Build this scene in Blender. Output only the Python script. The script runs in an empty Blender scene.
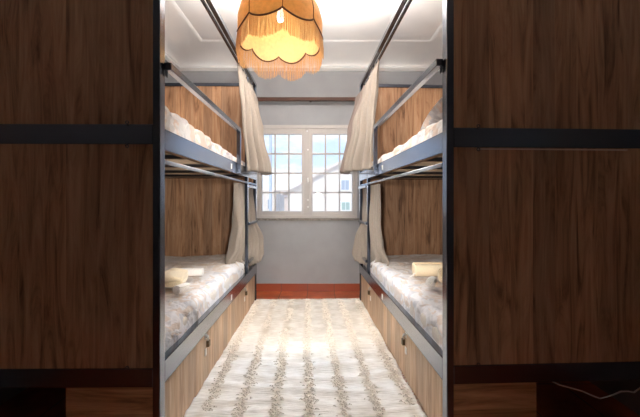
import bpy, bmesh, math, random
from mathutils import Vector, Matrix, noise
random.seed(7)
scene = bpy.context.scene
COL = scene.collection
PI = math.pi
CZ = 0.967            # camera height

# ------------------------------------------------------------ materials
def new_mat(name):
    m = bpy.data.materials.new(name); m.use_nodes = True
    nt = m.node_tree; b = nt.nodes['Principled BSDF']
    return m, nt, b
def N(nt, t, **kw):
    n = nt.nodes.new(t)
    for k, v in kw.items(): setattr(n, k, v)
    return n
def ramp(nt, stops):
    r = N(nt, 'ShaderNodeValToRGB'); e = r.color_ramp.elements
    while len(e) < len(stops): e.new(0.5)
    for i, (p, c) in enumerate(stops): e[i].position = p; e[i].color = (*c, 1)
    return r
def coords(nt, scale, loc=(0,0,0), rot=(0,0,0)):
    tc = N(nt, 'ShaderNodeTexCoord'); mp = N(nt, 'ShaderNodeMapping')
    mp.inputs['Scale'].default_value = scale; mp.inputs['Location'].default_value = loc; mp.inputs['Rotation'].default_value = rot
    nt.links.new(tc.outputs['Object'], mp.inputs['Vector'])
    return mp
def mixc(nt, a, b, fac, mode='MIX'):
    x = N(nt, 'ShaderNodeMix', data_type='RGBA', blend_type=mode)
    for sock, v in ((x.inputs[6], a), (x.inputs[7], b), (x.inputs[0], fac)):
        if isinstance(v, bpy.types.NodeSocket): nt.links.new(v, sock)
        elif isinstance(v, (int, float)): sock.default_value = v
        else: sock.default_value = (*v, 1)
    return x.outputs[2]
def bump(nt, b, h, strength, dist=0.01):
    bp = N(nt, 'ShaderNodeBump'); bp.inputs['Strength'].default_value = strength; bp.inputs['Distance'].default_value = dist
    nt.links.new(h, bp.inputs['Height']); nt.links.new(bp.outputs[0], b.inputs['Normal'])
def plain(name, c, rough=.5, metal=0, spec=.5):
    m, nt, b = new_mat(name)
    b.inputs['Base Color'].default_value = (*c, 1); b.inputs['Roughness'].default_value = rough
    b.inputs['Metallic'].default_value = metal; b.inputs['Specular IOR Level'].default_value = spec
    return m
def wood(name, axis, dark, mid, light, strip=.075, rough=.5, seed=0., along=2.2):
    """laminate of glued staves; axis = grain direction ('z' or 'x'); the staves lie side by side across it"""
    m, nt, b = new_mat(name); L = nt.links.new
    tc = N(nt, 'ShaderNodeTexCoord'); sp = N(nt, 'ShaderNodeSeparateXYZ'); L(tc.outputs['Object'], sp.inputs[0])
    add = N(nt, 'ShaderNodeMath', operation='ADD')
    if axis == 'z':
        L(sp.outputs['X'], add.inputs[0]); L(sp.outputs['Y'], add.inputs[1]); g = sp.outputs['Z']
    else:
        L(sp.outputs['Z'], add.inputs[0]); add.inputs[1].default_value = 0; g = sp.outputs['X']
    dv = N(nt, 'ShaderNodeMath', operation='DIVIDE'); L(add.outputs[0], dv.inputs[0]); dv.inputs[1].default_value = strip
    fl = N(nt, 'ShaderNodeMath', operation='FLOOR'); L(dv.outputs[0], fl.inputs[0])
    wn = N(nt, 'ShaderNodeTexWhiteNoise', noise_dimensions='1D')
    ad2 = N(nt, 'ShaderNodeMath', operation='ADD'); L(fl.outputs[0], ad2.inputs[0]); ad2.inputs[1].default_value = seed; L(ad2.outputs[0], wn.inputs['W'])
    # grain coordinate: stretched along the grain, offset per stave
    cb = N(nt, 'ShaderNodeCombineXYZ')
    m1 = N(nt, 'ShaderNodeMath', operation='MULTIPLY'); L(add.outputs[0], m1.inputs[0]); m1.inputs[1].default_value = 22
    m2 = N(nt, 'ShaderNodeMath', operation='MULTIPLY'); L(g, m2.inputs[0]); m2.inputs[1].default_value = along
    m3 = N(nt, 'ShaderNodeMath', operation='MULTIPLY'); L(wn.outputs['Value'], m3.inputs[0]); m3.inputs[1].default_value = 30
    L(m1.outputs[0], cb.inputs[0]); L(m2.outputs[0], cb.inputs[1]); L(m3.outputs[0], cb.inputs[2])
    n1 = N(nt, 'ShaderNodeTexNoise'); n1.inputs['Scale'].default_value = 1.0; n1.inputs['Detail'].default_value = 5; n1.inputs['Distortion'].default_value = 1.1
    n1.inputs['Roughness'].default_value = .62
    L(cb.outputs[0], n1.inputs['Vector'])
    sc2 = N(nt, 'ShaderNodeVectorMath', operation='MULTIPLY'); L(cb.outputs[0], sc2.inputs[0]); sc2.inputs[1].default_value = (5, 1.2, 1)
    n2 = N(nt, 'ShaderNodeTexNoise'); n2.inputs['Scale'].default_value = 1.0; n2.inputs['Detail'].default_value = 3; L(sc2.outputs[0], n2.inputs['Vector'])
    r = ramp(nt, [(.30, dark), (.47, mid), (.68, light)]); L(n1.outputs[0], r.inputs[0])
    r2 = ramp(nt, [(.3, (.80,.78,.76)), (.7, (1.12,1.1,1.08))]); L(n2.outputs[0], r2.inputs[0])
    c = mixc(nt, r.outputs[0], r2.outputs[0], .7, 'MULTIPLY')
    r3 = ramp(nt, [(0, (.72,.70,.70)), (1, (1.2,1.17,1.12))]); L(wn.outputs['Value'], r3.inputs[0])
    c = mixc(nt, c, r3.outputs[0], .8, 'MULTIPLY')
    L(c, b.inputs['Base Color']); b.inputs['Roughness'].default_value = rough
    b.inputs['Specular IOR Level'].default_value = .3
    bump(nt, b, n2.outputs[0], .15, .003)
    return m

M = {}
M['wood'] = wood('panel_wood', 'z', (.12,.058,.030), (.355,.193,.104), (.47,.29,.175), .085)
M['wood_h'] = wood('panel_wood_cross', 'x', (.13,.055,.025), (.32,.16,.075), (.45,.26,.14), .09, seed=4)
M['wood_pale'] = wood('drawer_wood', 'z', (.38,.235,.14), (.56,.40,.27), (.66,.51,.37), .10, seed=9)
M['slat'] = wood('slat_wood', 'x', (.62,.47,.34), (.74,.60,.46), (.80,.69,.56), .12)
M['rod'] = wood('rod_wood', 'x', (.035,.012,.006), (.07,.026,.014), (.11,.045,.024), .2)
m, nt, b = new_mat('black_metal'); M['metal'] = m
b.inputs['Base Color'].default_value = (.016,.028,.060,1); b.inputs['Roughness'].default_value = .22; b.inputs['Metallic'].default_value = .95
b.inputs['Coat Weight'].default_value = 1; b.inputs['Coat Roughness'].default_value = .2; b.inputs['Coat IOR'].default_value = 1.9; b.inputs['Coat Tint'].default_value = (.9,.95,1,1)
mp = coords(nt, (60,60,60)); n = N(nt, 'ShaderNodeTexNoise'); n.inputs['Scale'].default_value = 4; nt.links.new(mp.outputs[0], n.inputs['Vector']); bump(nt, b, n.outputs[0], .06, .002)
M['steel'] = plain('brushed_steel', (.62,.6,.56), .3, 1)
M['brass'] = plain('old_brass', (.16,.11,.06), .4, .8)
M['white'] = plain('white_plastic', (.85,.85,.83), .5)
M['paper'] = plain('white_label_paper', (.85,.84,.8), .7)
M['edge'] = plain('painted_edge_light', (.62,.5,.4), .5)  # pale tone for light caught on a panel edge
M['joinery'] = plain('cream_window_paint', (.45,.415,.39), .45)

def paint(name, c, amp=.05, sc=6, bm=.15):
    m, nt, b = new_mat(name)
    mp = coords(nt, (1,1,1)); n = N(nt, 'ShaderNodeTexNoise'); n.inputs['Scale'].default_value = sc; n.inputs['Detail'].default_value = 6
    nt.links.new(mp.outputs[0], n.inputs['Vector'])
    r = ramp(nt, [(.3, tuple(x*(1-amp) for x in c)), (.7, tuple(min(1,x*(1+amp)) for x in c))]); nt.links.new(n.outputs[0], r.inputs[0])
    nt.links.new(r.outputs[0], b.inputs['Base Color']); b.inputs['Roughness'].default_value = .75
    n2 = N(nt, 'ShaderNodeTexNoise'); n2.inputs['Scale'].default_value = 90; nt.links.new(mp.outputs[0], n2.inputs['Vector'])
    bump(nt, b, n2.outputs[0], bm, .002)
    return m
M['wall'] = paint('grey_wall_paint', (.31,.312,.32))
M['ceiling'] = paint('ceiling_paint', (.80,.785,.76), .02)
M['sillstone'] = paint('speckled_sill_stone', (.22,.195,.17), .6, 90)
M['render'] = paint('pale_render', (.80,.74,.67), .06, 1.5)
M['render2'] = paint('cream_render', (.78,.72,.64), .08, 1.5)
M['render3'] = paint('pinkish_render', (.76,.66,.58), .1, 1.5)
M['rooftile'] = paint('pale_roof_tile', (.80,.72,.67), .06, 5)
M['ground'] = paint('street_ground', (.40,.37,.34), .1, 1)

# terracotta tiles
m, nt, b = new_mat('terracotta_tiles'); M['tile'] = m; L = nt.links.new
mp = coords(nt, (1,1,1), loc=(.13,.12,0))
br = N(nt, 'ShaderNodeTexBrick', offset=0.0, squash=1.0)
br.inputs['Scale'].default_value = 1; br.inputs['Brick Width'].default_value = .28; br.inputs['Row Height'].default_value = .28
br.inputs['Mortar Size'].default_value = .004; br.inputs['Mortar'].default_value = (.10,.035,.02,1)
br.inputs['Color1'].default_value = (.46,.095,.028,1); br.inputs['Color2'].default_value = (.36,.070,.022,1)
L(mp.outputs[0], br.inputs['Vector'])
n = N(nt, 'ShaderNodeTexNoise'); n.inputs['Scale'].default_value = 7; n.inputs['Detail'].default_value = 5; L(mp.outputs[0], n.inputs['Vector'])
r = ramp(nt, [(.3,(.7,.65,.6)), (.7,(1.25,1.3,1.35))]); L(n.outputs[0], r.inputs[0])
L(mixc(nt, br.outputs[0], r.outputs[0], 1, 'MULTIPLY'), b.inputs['Base Color']); b.inputs['Roughness'].default_value = .3
m, nt, b = new_mat('terracotta_skirting'); M['skirt'] = m; L = nt.links.new
mp = coords(nt, (1,1,1), loc=(.13,0,.5))
tc = N(nt,'ShaderNodeSeparateXYZ'); L(mp.outputs[0], tc.inputs[0]); cb = N(nt,'ShaderNodeCombineXYZ'); L(tc.outputs[0], cb.inputs[0]); L(tc.outputs[2], cb.inputs[1])
br = N(nt, 'ShaderNodeTexBrick', offset=0.0); br.inputs['Scale'].default_value = 1; br.inputs['Brick Width'].default_value = .28; br.inputs['Row Height'].default_value = 2
br.inputs['Mortar Size'].default_value = .004; br.inputs['Mortar'].default_value = (.16,.06,.04,1)
br.inputs['Color1'].default_value = (.30,.065,.028,1); br.inputs['Color2'].default_value = (.25,.052,.024,1)
L(cb.outputs[0], br.inputs['Vector']); L(br.outputs[0], b.inputs['Base Color']); b.inputs['Roughness'].default_value = .35

# rug
m, nt, b = new_mat('rug_wool'); M['rug'] = m; L = nt.links.new
mp = coords(nt, (1,1,1)); n = N(nt, 'ShaderNodeTexNoise'); n.inputs['Scale'].default_value = 9; n.inputs['Detail'].default_value = 8; L(mp.outputs[0], n.inputs['Vector'])
r = ramp(nt, [(.3,(.72,.67,.59)), (.6,(.87,.84,.78))]); L(n.outputs[0], r.inputs[0])
mp2 = coords(nt, (10,95,1)); n2 = N(nt, 'ShaderNodeTexNoise'); n2.inputs['Scale'].default_value = 1.5; n2.inputs['Detail'].default_value = 3; L(mp2.outputs[0], n2.inputs['Vector'])
r2 = ramp(nt, [(.3,(.82,.8,.77)), (.6,(1.05,1.05,1.05))]); L(n2.outputs[0], r2.inputs[0])
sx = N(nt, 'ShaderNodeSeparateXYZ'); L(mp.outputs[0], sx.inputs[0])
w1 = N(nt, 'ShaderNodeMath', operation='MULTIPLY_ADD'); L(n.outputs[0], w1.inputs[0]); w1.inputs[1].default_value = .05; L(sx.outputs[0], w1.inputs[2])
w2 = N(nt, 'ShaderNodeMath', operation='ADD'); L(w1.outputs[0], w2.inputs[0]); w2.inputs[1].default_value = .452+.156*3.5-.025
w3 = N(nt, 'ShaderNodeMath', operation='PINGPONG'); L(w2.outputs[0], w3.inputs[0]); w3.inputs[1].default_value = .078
r3 = ramp(nt, [(.045,(1,1,1)), (.07,(.86,.82,.77))]); L(w3.outputs[0], r3.inputs[0])  # browner bands under the tuft rows: tuft shadows put into the colour
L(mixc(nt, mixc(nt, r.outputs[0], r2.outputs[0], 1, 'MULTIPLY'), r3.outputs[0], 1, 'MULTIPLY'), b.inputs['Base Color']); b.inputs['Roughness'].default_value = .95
bump(nt, b, n2.outputs[0], .8, .006)
M['tuft'] = paint('rug_tuft_wool', (.86,.80,.71), .15, 40)

# bed linen: leaf strokes of peach and grey on off-white
def linen(name, amount, peach, grey, base, seed, band=None):
    m, nt, b = new_mat(name); L = nt.links.new; mp0 = N(nt, 'ShaderNodeTexCoord')
    mp = coords(nt, (1,1,1), loc=(seed, seed*.7, 0))
    nz = N(nt, 'ShaderNodeTexNoise'); nz.inputs['Scale'].default_value = 5; nz.inputs['Detail'].default_value = 2; L(mp.outputs[0], nz.inputs['Vector'])
    mv = N(nt, 'ShaderNodeVectorMath', operation='MULTIPLY_ADD'); L(nz.outputs['Color'], mv.inputs[0]); mv.inputs[1].default_value = (.35,.35,.35); L(mp.outputs[0], mv.inputs[2])
    ms = N(nt, 'ShaderNodeVectorMath', operation='MULTIPLY'); L(mv.outputs[0], ms.inputs[0]); ms.inputs[1].default_value = (16, 6, 16)
    a = N(nt, 'ShaderNodeTexNoise'); a.inputs['Scale'].default_value = 1; a.inputs['Detail'].default_value = 2.5; L(ms.outputs[0], a.inputs['Vector'])
    ms2 = N(nt, 'ShaderNodeVectorMath', operation='MULTIPLY'); L(mv.outputs[0], ms2.inputs[0]); ms2.inputs[1].default_value = (7, 18, 12)
    c2 = N(nt, 'ShaderNodeTexNoise'); c2.inputs['Scale'].default_value = 1; c2.inputs['Detail'].default_value = 2; L(ms2.outputs[0], c2.inputs['Vector'])
    ra = ramp(nt, [(.53-amount,(0,0,0)), (.58-amount,(1,1,1))]); L(a.outputs[0], ra.inputs[0])
    rb = ramp(nt, [(.55-amount,(0,0,0)), (.60-amount,(1,1,1))]); L(c2.outputs[0], rb.inputs[0])
    c = mixc(nt, base, grey, rb.outputs[0]); c = mixc(nt, c, peach, ra.outputs[0])
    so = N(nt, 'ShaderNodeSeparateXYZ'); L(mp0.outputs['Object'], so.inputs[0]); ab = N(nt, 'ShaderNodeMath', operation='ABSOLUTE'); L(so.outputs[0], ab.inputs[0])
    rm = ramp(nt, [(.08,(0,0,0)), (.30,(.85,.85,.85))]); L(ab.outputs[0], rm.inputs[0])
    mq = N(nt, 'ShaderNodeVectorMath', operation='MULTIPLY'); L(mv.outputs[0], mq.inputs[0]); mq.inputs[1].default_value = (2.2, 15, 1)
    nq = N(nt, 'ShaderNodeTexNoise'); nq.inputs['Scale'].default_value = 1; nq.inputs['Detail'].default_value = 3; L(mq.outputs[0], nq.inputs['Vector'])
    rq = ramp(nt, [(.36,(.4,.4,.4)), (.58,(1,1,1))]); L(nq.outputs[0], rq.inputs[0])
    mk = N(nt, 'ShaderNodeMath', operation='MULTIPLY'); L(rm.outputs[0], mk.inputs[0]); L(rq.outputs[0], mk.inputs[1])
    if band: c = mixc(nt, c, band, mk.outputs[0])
    L(c, b.inputs['Base Color']); b.inputs['Roughness'].default_value = .85
    b.inputs['Sheen Weight'].default_value = .15
    f = N(nt, 'ShaderNodeTexNoise'); f.inputs['Scale'].default_value = 14; f.inputs['Detail'].default_value = 5; f.inputs['Distortion'].default_value = .8; L(mp.outputs[0], f.inputs['Vector'])
    bump(nt, b, f.outputs[0], .8, .03)
    return m
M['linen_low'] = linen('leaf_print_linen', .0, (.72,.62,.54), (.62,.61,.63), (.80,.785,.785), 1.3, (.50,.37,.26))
M['linen_up'] = linen('leaf_print_linen_warm', .03, (.68,.54,.45), (.53,.505,.51), (.70,.67,.65), 4.1)
def cloth(name, c, bumps=.3, sc=120, trans=.0):
    m, nt, b = new_mat(name); L = nt.links.new
    mp = coords(nt, (1,1,1)); n = N(nt, 'ShaderNodeTexNoise'); n.inputs['Scale'].default_value = sc; n.inputs['Detail'].default_value = 3; L(mp.outputs[0], n.inputs['Vector'])
    r = ramp(nt, [(.3, tuple(x*.88 for x in c)), (.7, tuple(min(1,x*1.06) for x in c))]); L(n.outputs[0], r.inputs[0])
    L(r.outputs[0], b.inputs['Base Color']); b.inputs['Roughness'].default_value = .9; b.inputs['Sheen Weight'].default_value = .2
    bump(nt, b, n.outputs[0], bumps, .002)
    if trans:
        t = N(nt, 'ShaderNodeBsdfTranslucent'); L(r.outputs[0], t.inputs[0]); mx = N(nt, 'ShaderNodeMixShader'); mx.inputs[0].default_value = trans
        L(b.outputs[0], mx.inputs[1]); L(t.outputs[0], mx.inputs[2]); L(mx.outputs[0], nt.nodes['Material Output'].inputs[0])
    return m
M['mattress'] = cloth('mattress_ticking', (.72,.66,.58))
M['curtain'] = cloth('oatmeal_curtain_cotton', (.31,.26,.215), .3, 160, .03)
M['curtain_hem'] = cloth('taupe_curtain_edge', (.24,.18,.155), .3, 160, .15)
M['towel'] = cloth('butter_towel', (.93,.78,.54), .8, 220)
M['towel_white'] = cloth('ivory_terry', (.92,.88,.82), .8, 220)
M['shade'] = cloth('orange_shade_cloth', (.80,.47,.20), .2, 60, .42)
M['lining'] = cloth('yellow_shade_lining', (.92,.78,.42), .1, 60, .5)
M['piping'] = plain('brown_piping', (.14,.055,.02), .7)
M['fringe'] = cloth('golden_fringe', (.74,.45,.18), .2, 200, .4)
M['cord'] = plain('lamp_cord', (.2,.13,.08), .6)
m, nt, b = new_mat('lit_bulb'); M['bulb'] = m
b.inputs['Emission Color'].default_value = (1,.93,.82,1); b.inputs['Emission Strength'].default_value = 2.2; b.inputs['Base Color'].default_value = (1,1,1,1)
m, nt, b = new_mat('window_glass'); M['glass'] = m
nt.nodes.remove(b); tr = N(nt, 'ShaderNodeBsdfTransparent'); gl = N(nt, 'ShaderNodeBsdfGlossy'); gl.inputs['Roughness'].default_value = .02
fr = N(nt, 'ShaderNodeFresnel'); fr.inputs[0].default_value = 1.45; mx = N(nt, 'ShaderNodeMixShader')
nt.links.new(fr.outputs[0], mx.inputs[0]); nt.links.new(tr.outputs[0], mx.inputs[1]); nt.links.new(gl.outputs[0], mx.inputs[2]); nt.links.new(mx.outputs[0], nt.nodes['Material Output'].inputs[0])
M['pane_dark'] = plain('house_window_glass', (.40,.45,.52), .3)
M['pane_green'] = plain('green_shutter', (.38,.48,.43), .5)

# ------------------------------------------------------------ mesh helpers
def box(bm, x0, x1, y0, y1, z0, z1, bev=0):
    xs = sorted((x0,x1)); ys = sorted((y0,y1)); zs = sorted((z0,z1))
    mt = Matrix.Translation(((xs[0]+xs[1])/2, (ys[0]+ys[1])/2, (zs[0]+zs[1])/2)) @ Matrix.Diagonal((xs[1]-xs[0], ys[1]-ys[0], zs[1]-zs[0], 1))
    r = bmesh.ops.create_cube(bm, size=1, matrix=mt)
    if bev:
        ed = list({e for v in r['verts'] for e in v.link_edges})
        bmesh.ops.bevel(bm, geom=ed, offset=bev, segments=2, affect='EDGES', profile=.6)
def tube(bm, pts, rad, seg=8, cap=True):
    pts = [Vector(p) for p in pts]; rings = []
    rr = rad if isinstance(rad, (list, tuple)) else [rad]*len(pts)
    up = None
    for i, p in enumerate(pts):
        d = (pts[min(i+1, len(pts)-1)] - pts[max(i-1, 0)]).normalized()
        if up is None: up = Vector((0,0,1)) if abs(d.z) < .9 else Vector((1,0,0))
        a = d.cross(up).normalized(); c = a.cross(d).normalized(); up = c
        rings.append([bm.verts.new(p + (a*math.cos(2*PI*k/seg) + c*math.sin(2*PI*k/seg))*rr[i]) for k in range(seg)])
    for i in range(len(rings)-1):
        for k in range(seg):
            bm.faces.new((rings[i][k], rings[i][(k+1)%seg], rings[i+1][(k+1)%seg], rings[i+1][k]))
    if cap: bm.faces.new(rings[0][::-1]); bm.faces.new(rings[-1])
def lathe(bm, prof, c=(0,0,0), seg=24):
    rings = []
    for r, z in prof:
        rings.append([bm.verts.new((c[0]+r*math.cos(2*PI*k/seg), c[1]+r*math.sin(2*PI*k/seg), c[2]+z)) for k in range(seg)])
    for i in range(len(rings)-1):
        for k in range(seg): bm.faces.new((rings[i][k], rings[i][(k+1)%seg], rings[i+1][(k+1)%seg], rings[i+1][k]))
    bm.faces.new(rings[0][::-1]); bm.faces.new(rings[-1])
def grid(bm, rows, closed=False):
    vs = [[bm.verts.new(p) for p in r] for r in rows]
    for i in range(len(vs)-1):
        n = len(vs[i])
        for k in range(n if closed else n-1): bm.faces.new((vs[i][k], vs[i][(k+1)%n], vs[i+1][(k+1)%n], vs[i+1][k]))
    return vs
def obj(name, bm, mat, parent=None, smooth=False, loc=None, rotz=0, solid=0, subsurf=0):
    me = bpy.data.meshes.new(name); bmesh.ops.recalc_face_normals(bm, faces=bm.faces); bm.to_mesh(me); bm.free()
    me.materials.append(mat)
    if smooth:
        for p in me.polygons: p.use_smooth = True
    o = bpy.data.objects.new(name, me); COL.objects.link(o); o.parent = parent
    if loc: o.location = loc
    o.rotation_euler.z = rotz
    if solid:
        s = o.modifiers.new('thickness', 'SOLIDIFY'); s.thickness = solid; s.offset = 0
    if subsurf:
        s = o.modifiers.new('smooth', 'SUBSURF'); s.levels = s.render_levels = subsurf
    return o
def tag(o, label, cat, group=None):
    o['label'] = label; o['category'] = cat
    if group: o['group'] = group
    return o
def struct(o): o['kind'] = 'structure'; return o
def thing(name, label, cat, loc=(0,0,0), rotz=0, group=None):
    o = bpy.data.objects.new(name, None); COL.objects.link(o); o.empty_display_size = .1
    o.location = loc; o.rotation_euler.z = rotz
    return tag(o, label, cat, group)
def dup(o, parent=None, **kw):
    c = o.copy(); COL.objects.link(c); c.parent = parent
    for k, v in kw.items(): setattr(c, k, v)
    for ch in list(o.children): dup(ch, c)
    return c
def B(): return bmesh.new()

# ------------------------------------------------------------ room shell
XL, XR, YB, YF, ZC = -1.505, 1.435, 3.72, -2.8, 2.49
WX0, WX1, WZ0, WZ1 = -.672, .396, .967-18*3.72/350, .967+75*3.72/350   # window opening
bm = B(); box(bm, XL-.1, XR+.1, YF-.1, YB+.3, -.12, 0); struct(obj('floor', bm, M['tile']))
bm = B(); box(bm, XL-.1, XR+.1, YF-.1, YB+.3, ZC, ZC+.12); struct(obj('ceiling', bm, M['ceiling']))
bm = B(); box(bm, XL-.1, XL, YF-.1, YB+.3, 0, ZC); struct(obj('wall_left', bm, M['wall']))
bm = B(); box(bm, XR, XR+.1, YF-.1, YB+.3, 0, ZC); struct(obj('wall_right', bm, M['wall']))
bm = B(); box(bm, XL, XR, YF-.1, YF, 0, ZC); struct(obj('wall_front', bm, plain('dark_grey_paint', (.16,.16,.165), .8)))
bm = B()
box(bm, XL, WX0, YB, YB+.24, 0, ZC); box(bm, WX1, XR, YB, YB+.24, 0, ZC)
box(bm, WX0, WX1, YB, YB+.24, 0, WZ0); box(bm, WX0, WX1, YB, YB+.24, WZ1, ZC)
struct(obj('wall_back', bm, M['wall']))
# cove moulding round the ceiling (trim_1)
bm = B(); prof = [(0, 2.335), (.012, 2.335), (.012, 2.350), (.026, 2.354), (.03, 2.37)]
for k in range(13):
    a = k/12*PI/2; prof.append((.03+.36*(1-math.cos(a)), 2.37+.118*math.sin(a)))
prof += [(.39, ZC), (0, ZC)]
rows = []
for off, z in prof:
    rows.append([(XL+off, YF+off, z), (XR-off, YF+off, z), (XR-off, YB-off, z), (XL+off, YB-off, z)])
grid(bm, rows, True); struct(obj('trim_1', bm, M['ceiling'], None, True))
bm = B(); box(bm, XL, XR, YB-.012, YB, 0, .08, .002); struct(obj('baseboard_back', bm, M['skirt']))

# ------------------------------------------------------------ window
win = bpy.data.objects.new('window_1', None); COL.objects.link(win); win['kind'] = 'structure'; win.location = ((WX0+WX1)/2, YB, WZ0)
def wx(px): return (px-320)*3.72/350 - (WX0+WX1)/2
def wz(py): return (200-py)*3.72/350 + CZ - WZ0
hw = (WX1-WX0)/2; hh = WZ1-WZ0
def wbox(bm, x0, x1, z0, z1, y0, y1, bev=.003): box(bm, x0, x1, y0, y1, z0, z1, bev)
bm = B()
wbox(bm, -hw, hw, hh-.04, hh, -.005, .09); wbox(bm, -hw, hw, 0, .03, -.005, .09)
wbox(bm, -hw, -hw+.028, .03, hh-.04, -.005, .09); wbox(bm, hw-.028, hw, .03, hh-.04, -.005, .09)
obj('window_frame', bm, M['joinery'], win)
bm = B(); wbox(bm, -hw-.02, hw+.02, -.026, -.003, -.014, .1); obj('window_sill', bm, M['sillstone'], win)
def sash(x0, x1, gx0, gx1, cols):
    o = bpy.data.objects.new('sash', None); COL.objects.link(o); o.parent = win
    zt, zb = hh-.042, .031
    gt, gb = wz(134.2), wz(211)
    bm = B(); y0, y1 = .0, .045
    wbox(bm, x0, gx0, zb, zt, y0, y1); wbox(bm, gx1, x1, zb, zt, y0, y1)
    wbox(bm, gx0, gx1, gt, zt, y0, y1); wbox(bm, gx0, gx1, zb, gb, y0, y1)
    obj('sash_frame', bm, M['joinery'], o)
    bm = B()
    for c in cols: wbox(bm, c-.009, c+.009, gb, gt, .008, .036, .002)
    for py in (153.6, 173.1, 192.5):
        z = wz(py); wbox(bm, gx0, gx1, z-.009, z+.009, .008, .036, .002)
    obj('glazing_bars', bm, M['joinery'], o)
    bm = B(); box(bm, gx0, gx1, .020, .024, gb, gt); obj('glass', bm, M['glass'], o)
    return o
sL = sash(-hw+.029, wx(307)-.004, wx(262.3), wx(301.7), [wx(275), wx(288.7)])
sR = sash(wx(307)+.004, hw-.029, wx(312.6), wx(352), [wx(325.5), wx(339.6)])
bm = B(); wbox(bm, wx(304.5), wx(309.5), wz(215), wz(132), -.012, .0, .004); obj('astragal', bm, M['joinery'], sR)
bm = B(); tube(bm, [(wx(308), -.012, wz(180)), (wx(308), -.04, wz(180))], .008); tube(bm, [(wx(308), -.04, wz(178)), (wx(308), -.04, wz(183))], .009); obj('handle', bm, M['white'], sR, True)
for py in (150, 200, 207):
    bm = B(); tube(bm, [(wx(308), -.012, wz(py)), (wx(308), -.022, wz(py))], .008); obj('latch', bm, M['white'], sR, True)
bm = B(); tube(bm, [(wx(270), .045, wz(200))]*1 + [(wx(270), .046, wz(200))], .001); bm.free()

bm = B(); box(bm, -.92, .72, YB-.075, YB-.045, 2.0, 2.04, .006)
for x in (-.86, -.1, .66): box(bm, x-.012, x+.012, YB-.05, YB+.0, 2.005, 2.035, .002)
tag(obj('curtain_rod', bm, M['rod']), 'dark brown wooden rod fixed across the grey wall above the window', 'curtain rod')

# ------------------------------------------------------------ outside
def P(px, py, D): return Vector(((px-320)*D/350, D, (200-py)*D/350+CZ))
bm = B(); box(bm, -60, 60, 5, 120, -3.4, -3.2); struct(obj('ground', bm, M['ground']))
h = thing('gabled_house', 'pale rendered house with a gable roof seen through the window', 'house', (0,14,-3.2))
def hp(x, y, z): return (x, y, z+3.2)
bm = B()
fr_ = [hp(-1.3,0,-3.2), hp(3.9,0,-3.2), hp(3.9,0,1.3), hp(1.3,0,2.75), hp(-1.3,0,1.3)]
f = [bm.verts.new(p) for p in fr_]; bk = [bm.verts.new((p[0], 8, p[2])) for p in fr_]
bm.faces.new(f); bm.faces.new(bk[::-1])
for k in range(5): bm.faces.new((f[k], bk[k], bk[(k+1)%5], f[(k+1)%5]))
obj('wall', bm, M['render'], h)
bm = B()
for s in (-1, 1):
    e = 1.3 + s*2.85
    pts = [(1.3,0,2.80), (e,0,1.25-.04), (e,0,1.16), (1.3,0,2.7)]
    a = [bm.verts.new(hp(p[0], -.15, p[2])) for p in pts]; c = [bm.verts.new(hp(p[0], 8.2, p[2])) for p in pts]
    bm.faces.new(a); bm.faces.new(c[::-1])
    for k in range(4): bm.faces.new((a[k], c[k], c[(k+1)%4], a[(k+1)%4]))
obj('roof', bm, M['rooftile'], h)
for (px, py, w_, h_, mt) in ((345,185,.30,.38,'pane_dark'), (345.5,206,.32,.30,'pane_green'), (322,205,.26,.34,'pane_dark')):
    p = P(px, py, 14)
    if mt == 'pane_dark' and px == 322: continue
    bm = B(); box(bm, p.x-w_/2-.05, p.x+w_/2+.05, -.04, .02, p.z+3.2-h_/2-.05, p.z+3.2+h_/2+.05); wf = obj('window', bm, M['white'], h)
    bm = B()
    for sx in (-1, 1): box(bm, p.x+sx*.01, p.x+sx*w_/2, -.06, -.03, p.z+3.2-h_/2, p.z+3.2+h_/2)
    obj('pane', bm, M[mt], wf)
for nm, lab, px0, px1, py, D, mat, roofm, dep in (
    ('low_house', 'low cream house with a flat parapet beyond the thin pole', 244, 274, 192, 21, 'render2', None, 6),
    ('terrace_house', 'small pinkish house with a sloping tile roof beside the gabled house', 279, 300, 196.5, 31, 'render3', 'rooftile', 7),
    ('distant_block', 'distant pale block standing behind the low houses', 262, 330, 190.5, 45, 'render', None, 10)):
    a = P(px0, py, D); c = P(px1, py, D)
    t = thing(nm, lab, 'house', ((a.x+c.x)/2, D, -3.2)); w_ = (c.x-a.x)/2; z = a.z+3.2
    bm = B(); box(bm, -w_, w_, 0, dep, 0, z); obj('wall', bm, M[mat], t)
    bm = B()
    if roofm:
        v = [bm.verts.new(q) for q in ((-w_-.1,-.2,z), (w_+.1,-.2,z), (w_+.1,dep/2,z+.55), (-w_-.1,dep/2,z+.55), (-w_-.1,dep,z), (w_+.1,dep,z))]
        bm.faces.new((v[0],v[1],v[2],v[3])); bm.faces.new((v[3],v[2],v[5],v[4])); bm.faces.new((v[0],v[3],v[4])); bm.faces.new((v[1],v[5],v[2])); bm.faces.new((v[0],v[4],v[5],v[1]))
        obj('roof', bm, M[roofm], t)
    else:
        box(bm, -w_-.08, w_+.08, -.08, dep+.08, z, z+.1); obj('parapet', bm, M['render2'], t)
    for k in range(3):
        x = -w_ + (k+.5)*2*w_/3; bm = B(); box(bm, x-w_*.07, x+w_*.07, -.05, .02, z-1.0, z-.45); obj('window', bm, M['pane_dark'], t)
p = P(270.5, 200, 9)
bm = B(); tube(bm, [(p.x, 9, -3.2), (p.x, 9, 4.5)], [.042,.036], 10); tag(obj('utility_pole', bm, plain('pole_grey', (.45,.5,.56), .6)), 'thin pale utility pole standing outside the window', 'pole')

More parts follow.
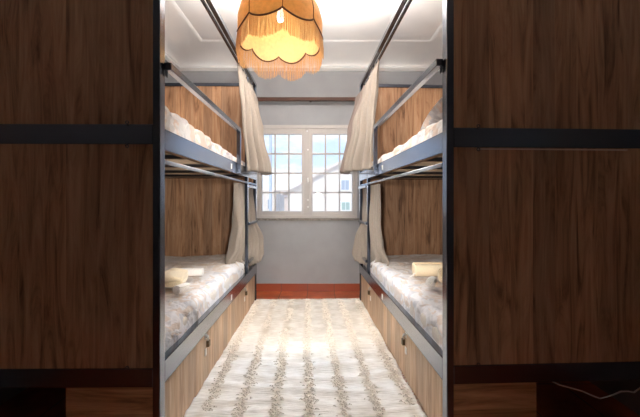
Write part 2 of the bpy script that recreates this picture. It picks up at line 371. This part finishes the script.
# ------------------------------------------------------------ bunk bed
L_, W_ = 2.06, .90
PU, PY = .027, .043
def bunk(s, loc, rotz, label, gz, ux):
    t = thing('bunk_bed', label, 'bunk bed', loc, rotz, 'bunk beds facing across the corridor')
    X = lambda u: s*u
    def bx(bm, u0, u1, y0, y1, z0, z1, bev=.0025): box(bm, X(u0), X(u1), y0, y1, z0, z1, bev)
    def part(name, mat, boxes, parent=t, bev=.0025):
        bm = B()
        for q in boxes: bx(bm, *q, bev)
        return obj(name, bm, M[mat], parent)
    for (u, y) in ((0,0), (W_-PU,0), (0,L_-PY), (W_-PU,L_-PY)):
        part('post', 'metal', [(u, u+PU, y, y+PY, 0, 2.07)])
    part('ladder_post', 'metal', [(0, .025, 1.625, 1.655, .355, 1.99)])
    for z in (.45, .768, 1.082, 1.40, 1.72):
        bm = B(); bx(bm, -.012, .014, 1.652, L_-.004, z-.012, z+.012, .004); obj('ladder_rung', bm, M['metal'], t)
    # end frames and wooden end panels
    for y0 in (0, L_-PY):
        for (z0, z1) in ((.28,.349), (1.172+ux,1.245+ux), (2.04,2.07)):
            part('crossbar', 'metal', [(PU, W_-PU, y0+.002, y0+PY-.004, z0, z1)])
        yp = y0+.006 if y0 == 0 else y0+.012
        part('end_panel', 'wood', [(PU, W_-PU, yp, yp+.018, .349, 1.172+ux)], bev=.001)
        part('end_panel', 'wood', [(PU, W_-PU, yp, yp+.018, 1.245+ux, 2.04)], bev=.001)
    part('drawer_end_panel', 'wood_h', [(PU, .348, .008, .026, .012, .28)], bev=.001)
    if s > 0:
        e = part('edge_light_strip', 'edge', [(.118, .70, -.001, .006, 1.164+ux, 1.168+ux)], bev=0); e['label'] = 'pale strip of painted edge light'  # light along the panel gap, built as a pale strip
    for (z, d) in ((1.250+ux, 1), (1.163+ux, -1), (.355, 1)):
        bm = B(); rr = []
        for k in range(13):
            a = 2*PI*k/12; rr.append((X(.118)+.0055*math.cos(a), -.004, z+.0055*math.sin(a)))
        tube(bm, rr, .0018, 6, False); tube(bm, [(X(.118), -.004, z-.0055*d), (X(.118), .003, z-.010*d)], .002, 6)
        obj('screw_eye', bm, M['metal'], t, True)
    # side rails, C profile
    def rail(name, u0, u1, z0, z1, lip):
        a, c = (u0, u0+.004) if lip > 0 else (u1-.004, u1)
        return part(name, 'metal', [(u0+.0, u1, PY, L_-PY, z1-.004, z1), (u0, u1, PY, L_-PY, z0, z0+.004), (a, c, PY, L_-PY, z0, z1)], bev=.001)
    rail('side_rail', .0, .03, .277, .362, 1); rail('side_rail', .0, .03, 1.155+ux, 1.235+ux, 1)
    rail('side_rail', W_-.03, W_, .277, .362, -1); rail('side_rail', W_-.03, W_, 1.155+ux, 1.235+ux, -1)
    for z in (.325, 1.207+ux):
        st = part('rail_sticker', 'paper', [(-.0012, 0, 1.055, 1.085, z-.03, z+.005)], bev=0); st['label'] = 'small white sticker'
    # slat bases
    for zt in (.30, 1.178+ux):
        for k in range(4):
            y = .36+k*.42; part('cross_beam', 'metal', [(.03, W_-.03, y, y+.03, zt-.018, zt)])
        for k in range(14):
            y = .07+k*.142; part('slat', 'slat', [(.032, W_-.032, y, y+.115, zt+.001, zt+.013)], bev=.002)
    # guard rail
    z1, z0 = gz, gz-.028
    part('guard_rail', 'metal', [(-.030, -.002, .026, 1.235, z0, z1), (-.030, -.002, 1.207, 1.235, 1.158+ux, z0+.002), (-.004, .002, .03, .06, z0-.02, z1-.004), (-.004, .002, 1.210, 1.232, 1.165+ux, 1.2+ux)], bev=.003)
    # curtain rails: bunk top tube with a track beside it, thin rail below the upper bunk
    part('top_rail', 'metal', [(0, .028, PY, L_-PY, 2.042, 2.07)], bev=.003)
    part('curtain_track', 'metal', [(.034, .050, PY, L_-PY, 2.034, 2.05), (.028, .036, .4, .43, 2.04, 2.05), (.028, .036, 1.5, 1.53, 2.04, 2.05)], bev=.001)
    bm = B(); tube(bm, [(X(.008), PY, 1.112+ux), (X(.008), L_-PY, 1.112+ux)], .008, 10); obj('curtain_rail', bm, M['steel2'], t, True)
    part('top_rail', 'metal', [(W_-.028, W_, PY, L_-PY, 2.042, 2.07)], bev=.003)
    # drawers
    for (ya, yb) in ((.048, 1.046), (1.052, L_-.045)):
        d = part('drawer', 'wood_pale', [(.012, .030, ya, yb, .014, .272), (.030, .345, ya+.01, ya+.025, .03, .25), (.030, .345, yb-.025, yb-.01, .03, .25), (.33, .345, ya+.02, yb-.02, .03, .25), (.030, .345, ya+.02, yb-.02, .03, .036)], bev=.0015)
        ym = (ya+yb)/2 + .01
        h1 = part('hasp', 'steel', [(.006, .013, ym-.014, ym+.014, .238, .262), (-.004, .010, ym-.010, ym+.010, .246, .256)], d, .002)
        h2 = part('padlock', 'brass', [(-.012, .004, ym-.013, ym+.013, .200, .232)], d, .003); h2['label'] = 'dark brass padlock'
        bm = B(); tube(bm, [(X(-.004), ym-.008, .232), (X(-.004), ym-.008, .244), (X(-.004), ym-.004, .25), (X(-.004), ym+.004, .25), (X(-.004), ym+.008, .244), (X(-.004), ym+.008, .232)], .002, 6); obj('shackle', bm, M['steel'], h2, True)
        tg = part('paper_tag', 'paper', [(.008, .012, ym-.011, ym+.013, .150, .185)], d, .0005); tg['label'] = 'small white tag'
    return t
M['steel2'] = plain('grey_metal', (.30,.32,.36), .35, .6)
LEFT, LROT = (-.585, 1.28, 0), .0086
RIGHT, RROT = (.471, 1.30, 0), .046
bl = bunk(-1, LEFT, LROT, 'black steel bunk bed with oak panels on the left of the corridor', 1.481, 0)
br_ = bunk(1, RIGHT, RROT, 'black steel bunk bed with oak panels on the right of the corridor', 1.503, -.008)

# ------------------------------------------------------------ bedding
def ridged(v, o=3):
    t, a, f = 0, 1, 1
    for _ in range(o): t += a*(1-abs(noise.noise(v*f)*2)); a *= .5; f *= 2.1
    return t/1.75
def mattress(s, loc, rotz, z0, z1, label):
    bm = B(); box(bm, s*.035, s*(W_-.035), .05, L_-.06, z0, z1, .025)
    return tag(obj('mattress', bm, M['mattress'], None, True, loc, rotz), label, 'mattress')
def duvet(s, loc, rotz, zb, zt, mat, label, seed, amp, freq, near_lift=0, over=0, drop=.0):
    """a quilt tucked behind the rail: rises from zb, rounds over the mattress edge and runs to the wall"""
    bm = B(); rows = []; ny = 190
    prof = []
    for k in range(9): prof.append((.034-over*math.sin(k/8*PI)*.8, zb+(zt-.035-zb)*k/8, 1, k/8))
    for k in range(1, 8):
        a = k/7*PI/2; prof.append((.034+.045*(1-math.cos(a)), zt-.035+.035*math.sin(a), 1-.5*k/7, 1))
    for k in range(1, 45): prof.append((.079+(W_-.125)*k/44, zt, .5, 1))
    for j in range(ny+1):
        y = .055 + (L_-.115)*j/ny; row = []
        yy = j/ny
        endf = min(1, yy*18, (1-yy)*18)
        lift = near_lift*max(0, 1-yy*1.15)**1.2
        for k, (u, z, side, up) in enumerate(prof):
            w = .6*noise.noise(Vector((y*1.7+seed, u*2.3, z*3)))
            n1 = ridged(Vector(((y+.22*w)*freq+seed, u*1.6, seed+z*1.2)), 2)-.6
            n2 = noise.noise(Vector((y*13+seed, u*6, z*9)))*.35 + noise.noise(Vector((y*30, u*14+seed, z*18)))*.12
            d = amp*(n1+n2*.6)*(.55+.45*endf)
            uu, zz = u, z + lift*up*(1 if u < .6 else max(0,(W_-u)/.3))
            if k < 16: uu -= d*side*math.sin(min(1, (k+1)/9)*PI/2)*1.0; zz += d*.4*up
            else: zz += d
            uu = max(uu, .0315) if zz < (zb+.09) else max(uu, -.0)
            zz -= (1-endf)*.02*up
            row.append((s*uu, y, zz))
        rows.append(row)
    grid(bm, rows)
    o = obj('duvet', bm, mat, None, True, loc, rotz, .012)
    return tag(o, label, 'duvet')
mattress(-1, LEFT, LROT, .313, .43, 'mattress on the lower bunk left of the corridor')
mattress(1, RIGHT, RROT, .313, .43, 'mattress on the lower bunk right of the corridor')
mattress(-1, LEFT, LROT, 1.192, 1.27, 'mattress on the upper bunk left of the corridor')
mattress(1, RIGHT, RROT, 1.184, 1.265, 'mattress on the upper bunk right of the corridor')
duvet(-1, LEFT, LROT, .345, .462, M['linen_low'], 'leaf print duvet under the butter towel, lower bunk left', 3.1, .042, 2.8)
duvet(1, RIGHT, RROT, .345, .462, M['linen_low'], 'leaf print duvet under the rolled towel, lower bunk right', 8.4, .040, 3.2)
duvet(-1, LEFT, LROT, 1.215, 1.285, M['linen_up'], 'peach leaf print duvet bulging over the upper left bunk rail', 5.2, .036, 8.5, .075, .014)
duvet(1, RIGHT, RROT, 1.207, 1.29, M['linen_up'], 'leaf print duvet under the pillow on the upper right bunk', 9.9, .034, 8.5, .022, .014)
# pillow leaning at the head of the upper right bunk
def cushion(name, w, l, t, seed, mat, n=28):
    bm = B(); top = []; bot = []
    for sgn, store in ((1, top), (-1, bot)):
        for j in range(n+1):
            row = []
            for k in range(n+1):
                a, c = k/n*2-1, j/n*2-1
                e = max(0, (1-abs(a)**2.6)*(1-abs(c)**2.6))**.55
                px = a*w/2*(1-.10*c*c*(1-abs(a)*.3)); py = c*l/2*(1-.10*a*a)
                z = sgn*t/2*e + (noise.noise(Vector((a*2.5+seed, c*2.5, sgn)))*.014 + noise.noise(Vector((a*7+seed, c*5, sgn)))*.006)*e
                row.append((px, py, z))
            store.append(row)
    grid(bm, top); grid(bm, bot); bmesh.ops.remove_doubles(bm, verts=bm.verts, dist=.0005)
    return obj(name, bm, mat, None, True)
pl = cushion('pillow', .66, .52, .14, 2.0, M['linen_up'])
mr = Matrix.Translation(RIGHT) @ Matrix.Rotation(RROT, 4, 'Z')
pl.matrix_world = mr @ Matrix.Translation((.39, .32, 1.385)) @ Matrix.Rotation(math.radians(-13), 4, 'X')
tag(pl, 'soft patterned pillow leaning on the head panel of the upper right bunk', 'pillow')

# towels
def roll(name, length, rad, mat, turns=3.2, ell=.8):
    """a towel rolled up along local x: a spiral sheet"""
    bm = B(); rows = []; n = 26
    for j in range(n+1):
        x = -length/2 + length*j/n; row = []
        for k in range(120):
            a = k/119*turns*2*PI; r = rad*(.12+.88*k/119)*(1+.03*noise.noise(Vector((x*20, a, 1))))
            row.append((x, r*math.cos(a), r*ell*math.sin(a)))
        rows.append(row)
    grid(bm, rows)
    return obj(name, bm, mat, None, True, solid=.007)
def folded(name, w, l, t, mat, layers, seed):
    bm = B()
    for i in range(layers):
        z0 = i*t/layers
        rows = []
        for j in range(17):
            row = []
            for k in range(25):
                a, c = k/24*2-1, j/16*2-1
                row.append((a*w/2*(1-.01*i), c*l/2*(1+.02*math.sin(i*2.1)), z0+.008+.022*noise.noise(Vector((a*1.8+i*.4, c*1.8, seed)))-.018*(a*a+c*c)*.5*(i+1)/layers))
            rows.append(row)
        v = grid(bm, rows)
        r = bmesh.ops.extrude_face_region(bm, geom=[f for f in bm.faces if all(w_ in sum(v, []) for w_ in f.verts)])
        bmesh.ops.translate(bm, verts=[g for g in r['geom'] if isinstance(g, bmesh.types.BMVert)], vec=(0,0,t/layers*.86))
    o = obj(name, bm, mat, None, True)
    bv = o.modifiers.new('round', 'BEVEL'); bv.width = .010; bv.segments = 3
    return o
def put(o, px, py, D, rz=0, dz=0, tilt=0):
    p = P(px, py, D); o.location = (p.x, p.y, p.z+dz); o.rotation_euler = (tilt, 0, rz); return o
G = 'towels laid out on the lower bunks'
t1 = roll('rolled_towel', .22, .050, M['towel'], 3.2, .85); put(t1, 417.5, 275, 0, .0)
t1.location = (.700, 2.20, .528); t1.rotation_euler = (0,0,-.02)
tag(t1, 'butter yellow rolled towel nearer the window on the right lower bunk', 'towel', G)
t2 = roll('rolled_towel', .20, .050, M['towel'], 3.2, .85); t2.location = (.80, 2.03, .530); t2.rotation_euler = (0,0,.12)
tag(t2, 'butter yellow rolled towel half hidden by the right front bed post', 'towel', G)
t3 = roll('washcloth', .06, .027, M['towel_white'], 2.4, .9); t3.location = (.615, 1.93, .515); t3.rotation_euler = (0,0,1.1)
tag(t3, 'ivory rolled washcloth in front of the yellow towels, right bunk', 'washcloth')
def tie(name, pts, mat, w=.02):
    bm = B(); rows = []
    pts = [Vector(p) for p in pts]
    for i, p in enumerate(pts):
        d = (pts[min(i+1,len(pts)-1)]-pts[max(i-1,0)]).normalized(); a = d.cross(Vector((0,.35,1))).normalized()
        ww = w*(.5+.6*abs(math.sin(i*1.1+.4)))
        rows.append([p-a*ww/2, p+Vector((0,0,.004)), p+a*ww/2])
    grid(bm, rows); return obj(name, bm, mat, None, True, solid=.004, subsurf=1)
t1b = tie('towel_band', [(-.085,-.02,-.030), (-.105,-.03,-.012), (-.125,-.04,-.026), (-.15,-.06,-.036)], M['towel_white'], .016); t1b.parent = t1
t4 = folded('folded_towel', .24, .24, .06, M['towel'], 2, 1.2); t4.location = (-.89, 1.99, .492); t4.rotation_euler = (0,0,.25)
tag(t4, 'butter yellow folded towel on the left lower bunk beside the front post', 'towel', G)
t5 = roll('rolled_towel', .15, .029, M['towel_white'], 2.6, .9); t5.location = (-.815, 2.21, .510); t5.rotation_euler = (0,0,.10)
tag(t5, 'ivory twisted cloth lying beyond the folded towel on left bunk', 'towel', G)
t6 = roll('washcloth', .075, .025, M['towel_white'], 2.4, .95); t6.location = (-.728, 1.84, .500); t6.rotation_euler = (0,0,1.25)
tag(t6, 'ivory washcloth rolled in front of the folded towel, left bunk', 'washcloth')

# ------------------------------------------------------------ curtains
def resample(ctrl, n):
    ds = [0]
    for a, c in zip(ctrl, ctrl[1:]): ds.append(ds[-1]+math.dist(a, c))
    out = []
    for k in range(n+1):
        d = ds[-1]*k/n; i = 0
        while i < len(ds)-2 and ds[i+1] < d: i += 1
        f = (d-ds[i])/max(1e-6, ds[i+1]-ds[i]); out.append((ctrl[i][0]+(ctrl[i+1][0]-ctrl[i][0])*f, ctrl[i][1]+(ctrl[i+1][1]-ctrl[i][1])*f))
    return out
def smooth1(p, it=3):
    for _ in range(it): p = [p[0]] + [((p[i-1][0]+2*p[i][0]+p[i+1][0])/4, (p[i-1][1]+2*p[i][1]+p[i+1][1])/4) for i in range(1, len(p)-1)] + [p[-1]]
    return p
def curtain(s, loc, rotz, levels, folds, seed, mat, label, n=110, nz=46, trim=None):
    """levels: [(z, fold depth, [(u, y), ...])] from the top down"""
    bm = B(); rows = []
    lv = [(z, a, smooth1(resample(c, n), 4)) for z, a, c in levels]
    ztop, zbot = lv[0][0], lv[-1][0]
    for j in range(nz+1):
        z = ztop+(zbot-ztop)*j/nz; i = 0
        while i < len(lv)-2 and lv[i+1][0] > z: i += 1
        f = (lv[i][0]-z)/(lv[i][0]-lv[i+1][0]); f = max(0, min(1, f)); f = f*f*(3-2*f)
        amp = lv[i][1]*(1-f)+lv[i+1][1]*f
        base = [(lv[i][2][k][0]*(1-f)+lv[i+1][2][k][0]*f, lv[i][2][k][1]*(1-f)+lv[i+1][2][k][1]*f) for k in range(n+1)]
        row = []
        for k in range(n+1):
            a, c = base[max(0,k-1)], base[min(n,k+1)]
            tx, ty = c[0]-a[0], c[1]-a[1]; q = math.hypot(tx, ty) or 1
            nx, nyy = -ty/q, tx/q
            t = k/n
            ph = folds*2*PI*(t + .035*noise.noise(Vector((t*3+seed, z*1.6, 0))))
            sw = math.sin(ph); sw = math.copysign(abs(sw)**.75, sw)
            d = 2.5*amp*(sw*(.75+.6*noise.noise(Vector((t*4, seed, z*.8)))) + .35*noise.noise(Vector((t*11+seed, z*3.5, 3))))
            row.append((s*(base[k][0]+nx*d), base[k][1]+nyy*d, z + .006*noise.noise(Vector((t*9, seed, 1)))*(j/nz)))
        rows.append(row)
    grid(bm, rows)
    o = obj('bed_curtain', bm, mat, None, True, loc, rotz, .003)
    if trim:
        o.data.materials.append(trim)
        for p in o.data.polygons:
            k = p.index % n
            if k > n*.60: p.material_index = 1
    return tag(o, label, 'curtain', 'cotton curtains gathered at the window end of the bunks')
# y runs away from the camera, u towards the wall; negative u hangs into the corridor
curtain(-1, LEFT, LROT, [(2.036, .007, [(.042,1.46),(.042,1.75),(.04,2.01)]), (1.88, .012, [(.030,1.47),(.0,1.66),(.0,2.01)]),
    (1.60, .015, [(.015,1.48),(-.05,1.67),(-.055,1.80),(-.03,2.04)]), (1.20, .018, [(.0,1.53),(-.115,1.69),(-.13,1.80),(-.09,2.04)])], 7.5, 1.7, M['curtain'],
    'oatmeal curtain hanging beside the upper left bunk, its hem above the rungs')
curtain(1, RIGHT, RROT, [(2.036, .007, [(.042,1.35),(.042,1.7),(.04,2.01)]), (1.90, .011, [(.035,1.38),(.005,1.62),(-.03,2.0)]),
    (1.60, .014, [(.03,1.43),(-.035,1.62),(-.085,1.76),(-.09,2.03)]), (1.212, .017, [(.02,1.49),(-.08,1.64),(-.155,1.78),(-.165,1.88),(-.12,2.05)])], 7.5, 4.4, M['curtain'],
    'oatmeal curtain with a taupe edge hanging beside the upper right bunk', trim=M['curtain_hem'])
curtain(-1, LEFT, LROT, [(1.10, .010, [(.045,1.40),(.045,1.7),(.045,2.0)]), (.80, .018, [(.055,1.43),(.05,1.7),(.04,1.99)]),
    (.60, .022, [(.09,1.42),(.055,1.66),(.03,1.80),(-.03,2.03)]), (.47, .016, [(.13,1.40),(.06,1.64),(.02,1.80),(-.055,2.02)]), (.40, .012, [(.05,1.55),(.045,1.66),(-.01,1.82),(-.035,1.98)])], 7.5, 2.3, M['curtain'],
    'oatmeal curtain draped behind the ladder onto the lower left bunk')
curtain(1, RIGHT, RROT, [(1.09, .010, [(.045,1.36),(.045,1.7),(.045,2.0)]), (.80, .016, [(.052,1.42),(.05,1.7),(.03,2.0)]),
    (.60, .020, [(.08,1.40),(.05,1.66),(.03,1.80),(-.03,2.03)]), (.47, .016, [(.13,1.36),(.06,1.64),(.02,1.80),(-.055,2.02)]), (.40, .012, [(.07,1.5),(.045,1.66),(-.01,1.82),(-.035,1.98)])], 7.5, 6.1, M['curtain'],
    'oatmeal curtain draped behind the ladder onto the lower right bunk')

# ------------------------------------------------------------ rug
RUGX, RUGY, RUGR = -.0505, 1.16, .040
rug = thing('rug', 'cream woven wool rug with shaggy tufted stripes between the beds', 'rug', (RUGX, RUGY, 0), RUGR)
RW, RL = 1.06, 4.44
def rug_z(x, y):
    return .014 + .022*(ridged(Vector((x*.8, y*8+.6*noise.noise(Vector((x*2, y*2, 0))), 0)), 2)-.5) + .002*noise.noise(Vector((x*14, y*20, 2)))
bm = B(); rows = []
for j in range(417):
    row = []
    for k in range(101):
        x = RW*(k/100-.5); y = RL*(j/416-.5)
        edge = .010*noise.noise(Vector((y*5, 0, 4)))*(1 if k in (0, 100) else 0)
        e2 = .010*noise.noise(Vector((x*7, 9, 4)))*(1 if j in (0, 416) else 0)
        row.append((x+edge, y+e2, rug_z(x, y)))
    rows.append(row)
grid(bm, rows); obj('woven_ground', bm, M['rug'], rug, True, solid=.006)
for i in range(7):
    xc = -.452+i*.156 ; bm = B()
    for k in range(1440):
        y = random.uniform(-RL/2+.02, RL/2-.02)
        dens = noise.noise(Vector((y*4, i*7.3, 0)))
        if dens < -.42: continue
        x = xc + random.gauss(0, .013) + .01*noise.noise(Vector((y*1.3, i, 5)))
        if abs(x) > RW/2: continue
        z = rug_z(x, y)+.001; a = random.uniform(-.9, .9) + (PI if random.random() < .35 else 0); ln = random.uniform(.010, .024)
        p0 = Vector((x, y, z)); d = Vector((math.cos(a)*ln, math.sin(a)*ln*.8, 0))
        tube(bm, [p0, p0+d*.4+Vector((0,0,.007)), p0+d+Vector((0,0,.0035))], [.002,.003,.0016], 4, False)
    o = obj('tuft_stripe', bm, M['tuft'], rug); o['kind'] = 'stuff'
bm = B()
for k in range(380):
    y = -RL/2 + RL*k/379; x = RW/2-.004
    p0 = Vector((x, y, .008)); tube(bm, [p0, p0+Vector((.012, random.uniform(-.006,.006), .004)), p0+Vector((.025, random.uniform(-.012,.012), -.003))], [.0018,.002,.001], 4, False)
for k in range(150):
    x = -RW/2 + RW*k/149; y = RL/2-.004
    p0 = Vector((x, y, .008)); tube(bm, [p0, p0+Vector((random.uniform(-.006,.006), .012, .004)), p0+Vector((random.uniform(-.01,.01), .022, -.003))], [.0018,.002,.001], 4, False)
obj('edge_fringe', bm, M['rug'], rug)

# ------------------------------------------------------------ pendant lamp
LX, LY, LZ = -.198, 1.75, 1.794
lamp = thing('pendant_lamp', 'orange scalloped fabric pendant lamp with golden fringe hanging from the ceiling', 'lamp', (LX, LY, LZ))
TILT = -.13; SEAM0 = -PI/2 + math.radians(9)
def prof_r(h):
    P_ = [(-.06,.206), (0,.206), (.05,.207), (.10,.197), (.157,.170), (.205,.125), (.235,.078)]
    for (a, ra), (c, rc) in zip(P_, P_[1:]):
        if h <= c: f = (h-a)/(c-a); f = f*f*(3-2*f)*.4+f*.6; return ra+(rc-ra)*f
    return P_[-1][1]
def scal(th):      # 0 at the seams, 1 in mid panel
    f = ((th-SEAM0)/(PI/4)) % 1.0
    return math.sin(f*PI)**.8
def rimz(th): return -.036*scal(th)
def lp(th, h, off=0):
    r = (prof_r(h)+off)*(1+.025*scal(th)*max(0, min(1, (.22-h)/.2)))
    x, y = r*math.cos(th), r*math.sin(th)
    return Vector((x, y, h + TILT*y))
NT = 128
for nm, mt, off in (('shade', 'shade', 0), ('shade_lining', 'lining', -.006)):
    bm = B(); rows = []
    for j in range(21):
        rows.append([lp(SEAM0+2*PI*k/NT, rimz(SEAM0+2*PI*k/NT)*(1-j/20)+.235*j/20, off) for k in range(NT)])
    grid(bm, rows, True); obj(nm, bm, M[mt], lamp, True)
bm = B()
tube(bm, [lp(SEAM0+2*PI*k/NT, rimz(SEAM0+2*PI*k/NT), .001) for k in range(NT+1)], .0045, 6, False)
for q in range(8): tube(bm, [lp(SEAM0+q*PI/4, .235*j/16, .001) for j in range(17)], .0022, 6)
tube(bm, [lp(SEAM0+2*PI*k/NT, .235, .001) for k in range(NT+1)], .004, 6, False)
obj('piping', bm, M['piping'], lamp, True)
bm = B(); ns = 620
for k in range(ns):
    th = SEAM0+2*PI*(k+random.uniform(-.3,.3))/ns; p = lp(th, rimz(th), .001); ln = .098*random.uniform(.93, 1.04)
    q = Vector((random.uniform(-.003,.003), random.uniform(-.003,.003), 0)); o_ = Vector((math.cos(th), math.sin(th), 0))
    tube(bm, [p, p+Vector((0,0,-ln*.5))+o_*.004+q*.5, p+Vector((0,0,-ln))+o_*.003+q], [.0009,.0010,.0008], 3, False)
obj('fringe', bm, M['fringe'], lamp)
bm = B(); lathe(bm, [(.004,-.026),(.012,-.023),(.018,-.012),(.020,0),(.018,.011),(.013,.028),(.011,.05)], (0,0,.088), 20); obj('bulb', bm, M['bulb'], lamp, True)
bm = B(); lathe(bm, [(.014,.135),(.018,.137),(.018,.185),(.008,.2)], (0,0,0), 16)
for k in range(3):
    a = k*2*PI/3; tube(bm, [(0,0,.19), (.075*math.cos(a), .075*math.sin(a), .233+TILT*.075*math.sin(a))], .002, 6)
obj('lamp_holder', bm, M['cord'], lamp, True)
bm = B(); tube(bm, [(0,0,.19), (0,0,ZC-LZ-.02)], .0035, 8); obj('cord', bm, M['cord'], lamp, True)
bm = B(); lathe(bm, [(.012,-.06),(.04,-.045),(.052,-.01),(.052,0)], (0,0,ZC-LZ), 24); obj('ceiling_rose', bm, M['white'], lamp, True)

# ------------------------------------------------------------ white cable under the right bunk
bm = B(); pts = [P(x, y, 1.39) for x, y in ((545,378),(560,385),(573,388.5),(582,391),(592,395.5),(600,398.5),(606,397),(614,394.5),(621,391.5),(628,391.5),(634,392.5),(640,388),(648,380),(652,372))]
tube(bm, pts, .0028, 8); tag(obj('cable', bm, M['white'], None, True), 'white cable looping down behind the frame under the right bunk', 'cable')

# ------------------------------------------------------------ lights
def light(name, kind, loc, energy, color, **kw):
    d = bpy.data.lights.new(name, kind); d.energy = energy; d.color = color
    for k, v in kw.items():
        setattr(d, k, v)
    o = bpy.data.objects.new(name, d); COL.objects.link(o); o.location = loc; return o
light('bulb_light', 'POINT', (LX, LY, LZ+.06), 1.5, (1,.93,.84), shadow_soft_size=.03)
u_ = light('ceiling_fill', 'AREA', (-.05, 2.12, 2.2), 66, (1,.955,.93), shape='RECTANGLE', size=.9, size_y=.7); u_.rotation_euler = (PI, 0, 0)  # added fill aimed at the ceiling; the room has no such lamp
dl = light('daylight_fill', 'AREA', (-.14, YB+.80, 2.42), 420, (.42,.68,1), shape='RECTANGLE', size=1.7, size_y=.8)  # added panel above the window, boosts the light coming in from the sky
fl_ = light('corridor_fill', 'SPOT', (-.03, .52, 1.06), 92, (1,.97,.93), shadow_soft_size=.06, spot_size=math.radians(64), spot_blend=.15); fl_.rotation_euler = (math.radians(88), 0, math.radians(2))  # added spot to brighten the lower bunks, not a source in the room
fl_.data.specular_factor = .15
dl.rotation_euler = (Vector((0,1.6,.7))-Vector(dl.location)).to_track_quat('-Z','Y').to_euler()
s_ = light('sun', 'SUN', (0,0,10), 1.9, (1,.96,.9), angle=.01); s_.rotation_euler = (math.radians(42), math.radians(-25), 0)
p_ = light('window_portal', 'AREA', ((WX0+WX1)/2, YB+.26, (WZ0+WZ1)/2), 1, (1,1,1), shape='RECTANGLE', size=1.1, size_y=1.0)
p_.data.cycles.is_portal = True; p_.rotation_euler = (-PI/2, 0, 0)

w = bpy.data.worlds.new('sky'); scene.world = w; w.use_nodes = True; nt = w.node_tree; L = nt.links.new
bg = nt.nodes['Background']; tc = N(nt, 'ShaderNodeTexCoord'); sp = N(nt, 'ShaderNodeSeparateXYZ'); L(tc.outputs['Generated'], sp.inputs[0])
r = ramp(nt, [(.48,(.80,.85,.92)), (.52,(.64,.78,1.0)), (.60,(.50,.66,.98)), (1,(.16,.34,.8))])
ma = N(nt, 'ShaderNodeMath', operation='MULTIPLY_ADD'); L(sp.outputs['Z'], ma.inputs[0]); ma.inputs[1].default_value = .5; ma.inputs[2].default_value = .5; L(ma.outputs[0], r.inputs[0])
mp = N(nt, 'ShaderNodeMapping'); mp.inputs['Scale'].default_value = (4,4,9); L(tc.outputs['Generated'], mp.inputs[0])
n = N(nt, 'ShaderNodeTexNoise'); n.inputs['Scale'].default_value = 1.6; n.inputs['Detail'].default_value = 7; n.inputs['Roughness'].default_value = .6; L(mp.outputs[0], n.inputs['Vector'])
rc = ramp(nt, [(.45,(0,0,0)), (.68,(1,1,1))]); L(n.outputs[0], rc.inputs[0])
L(mixc(nt, r.outputs[0], (.98,.98,1.0), rc.outputs[0]), bg.inputs['Color']); bg.inputs['Strength'].default_value = 1.1

# ------------------------------------------------------------ camera
cd = bpy.data.cameras.new('camera'); cam = bpy.data.objects.new('camera', cd); COL.objects.link(cam)
cam.location = (0, 0, CZ); cam.rotation_euler = (PI/2, 0, 0)
cd.sensor_fit = 'HORIZONTAL'; cd.sensor_width = 36; cd.lens = 350/640*36; cd.shift_y = -8.5/640; cd.clip_start = .02
scene.camera = cam
vs = scene.view_settings; scene.display_settings.display_device = 'sRGB'
vs.view_transform = 'Standard'; vs.look = 'None'; vs.gamma = 1; vs.exposure = .42; vs.use_curve_mapping = False
scene.cycles.use_denoising = True; scene.cycles.max_bounces = 12; scene.cycles.diffuse_bounces = 8; scene.cycles.transparent_max_bounces = 16
scene.cycles.sample_clamp_indirect = 8
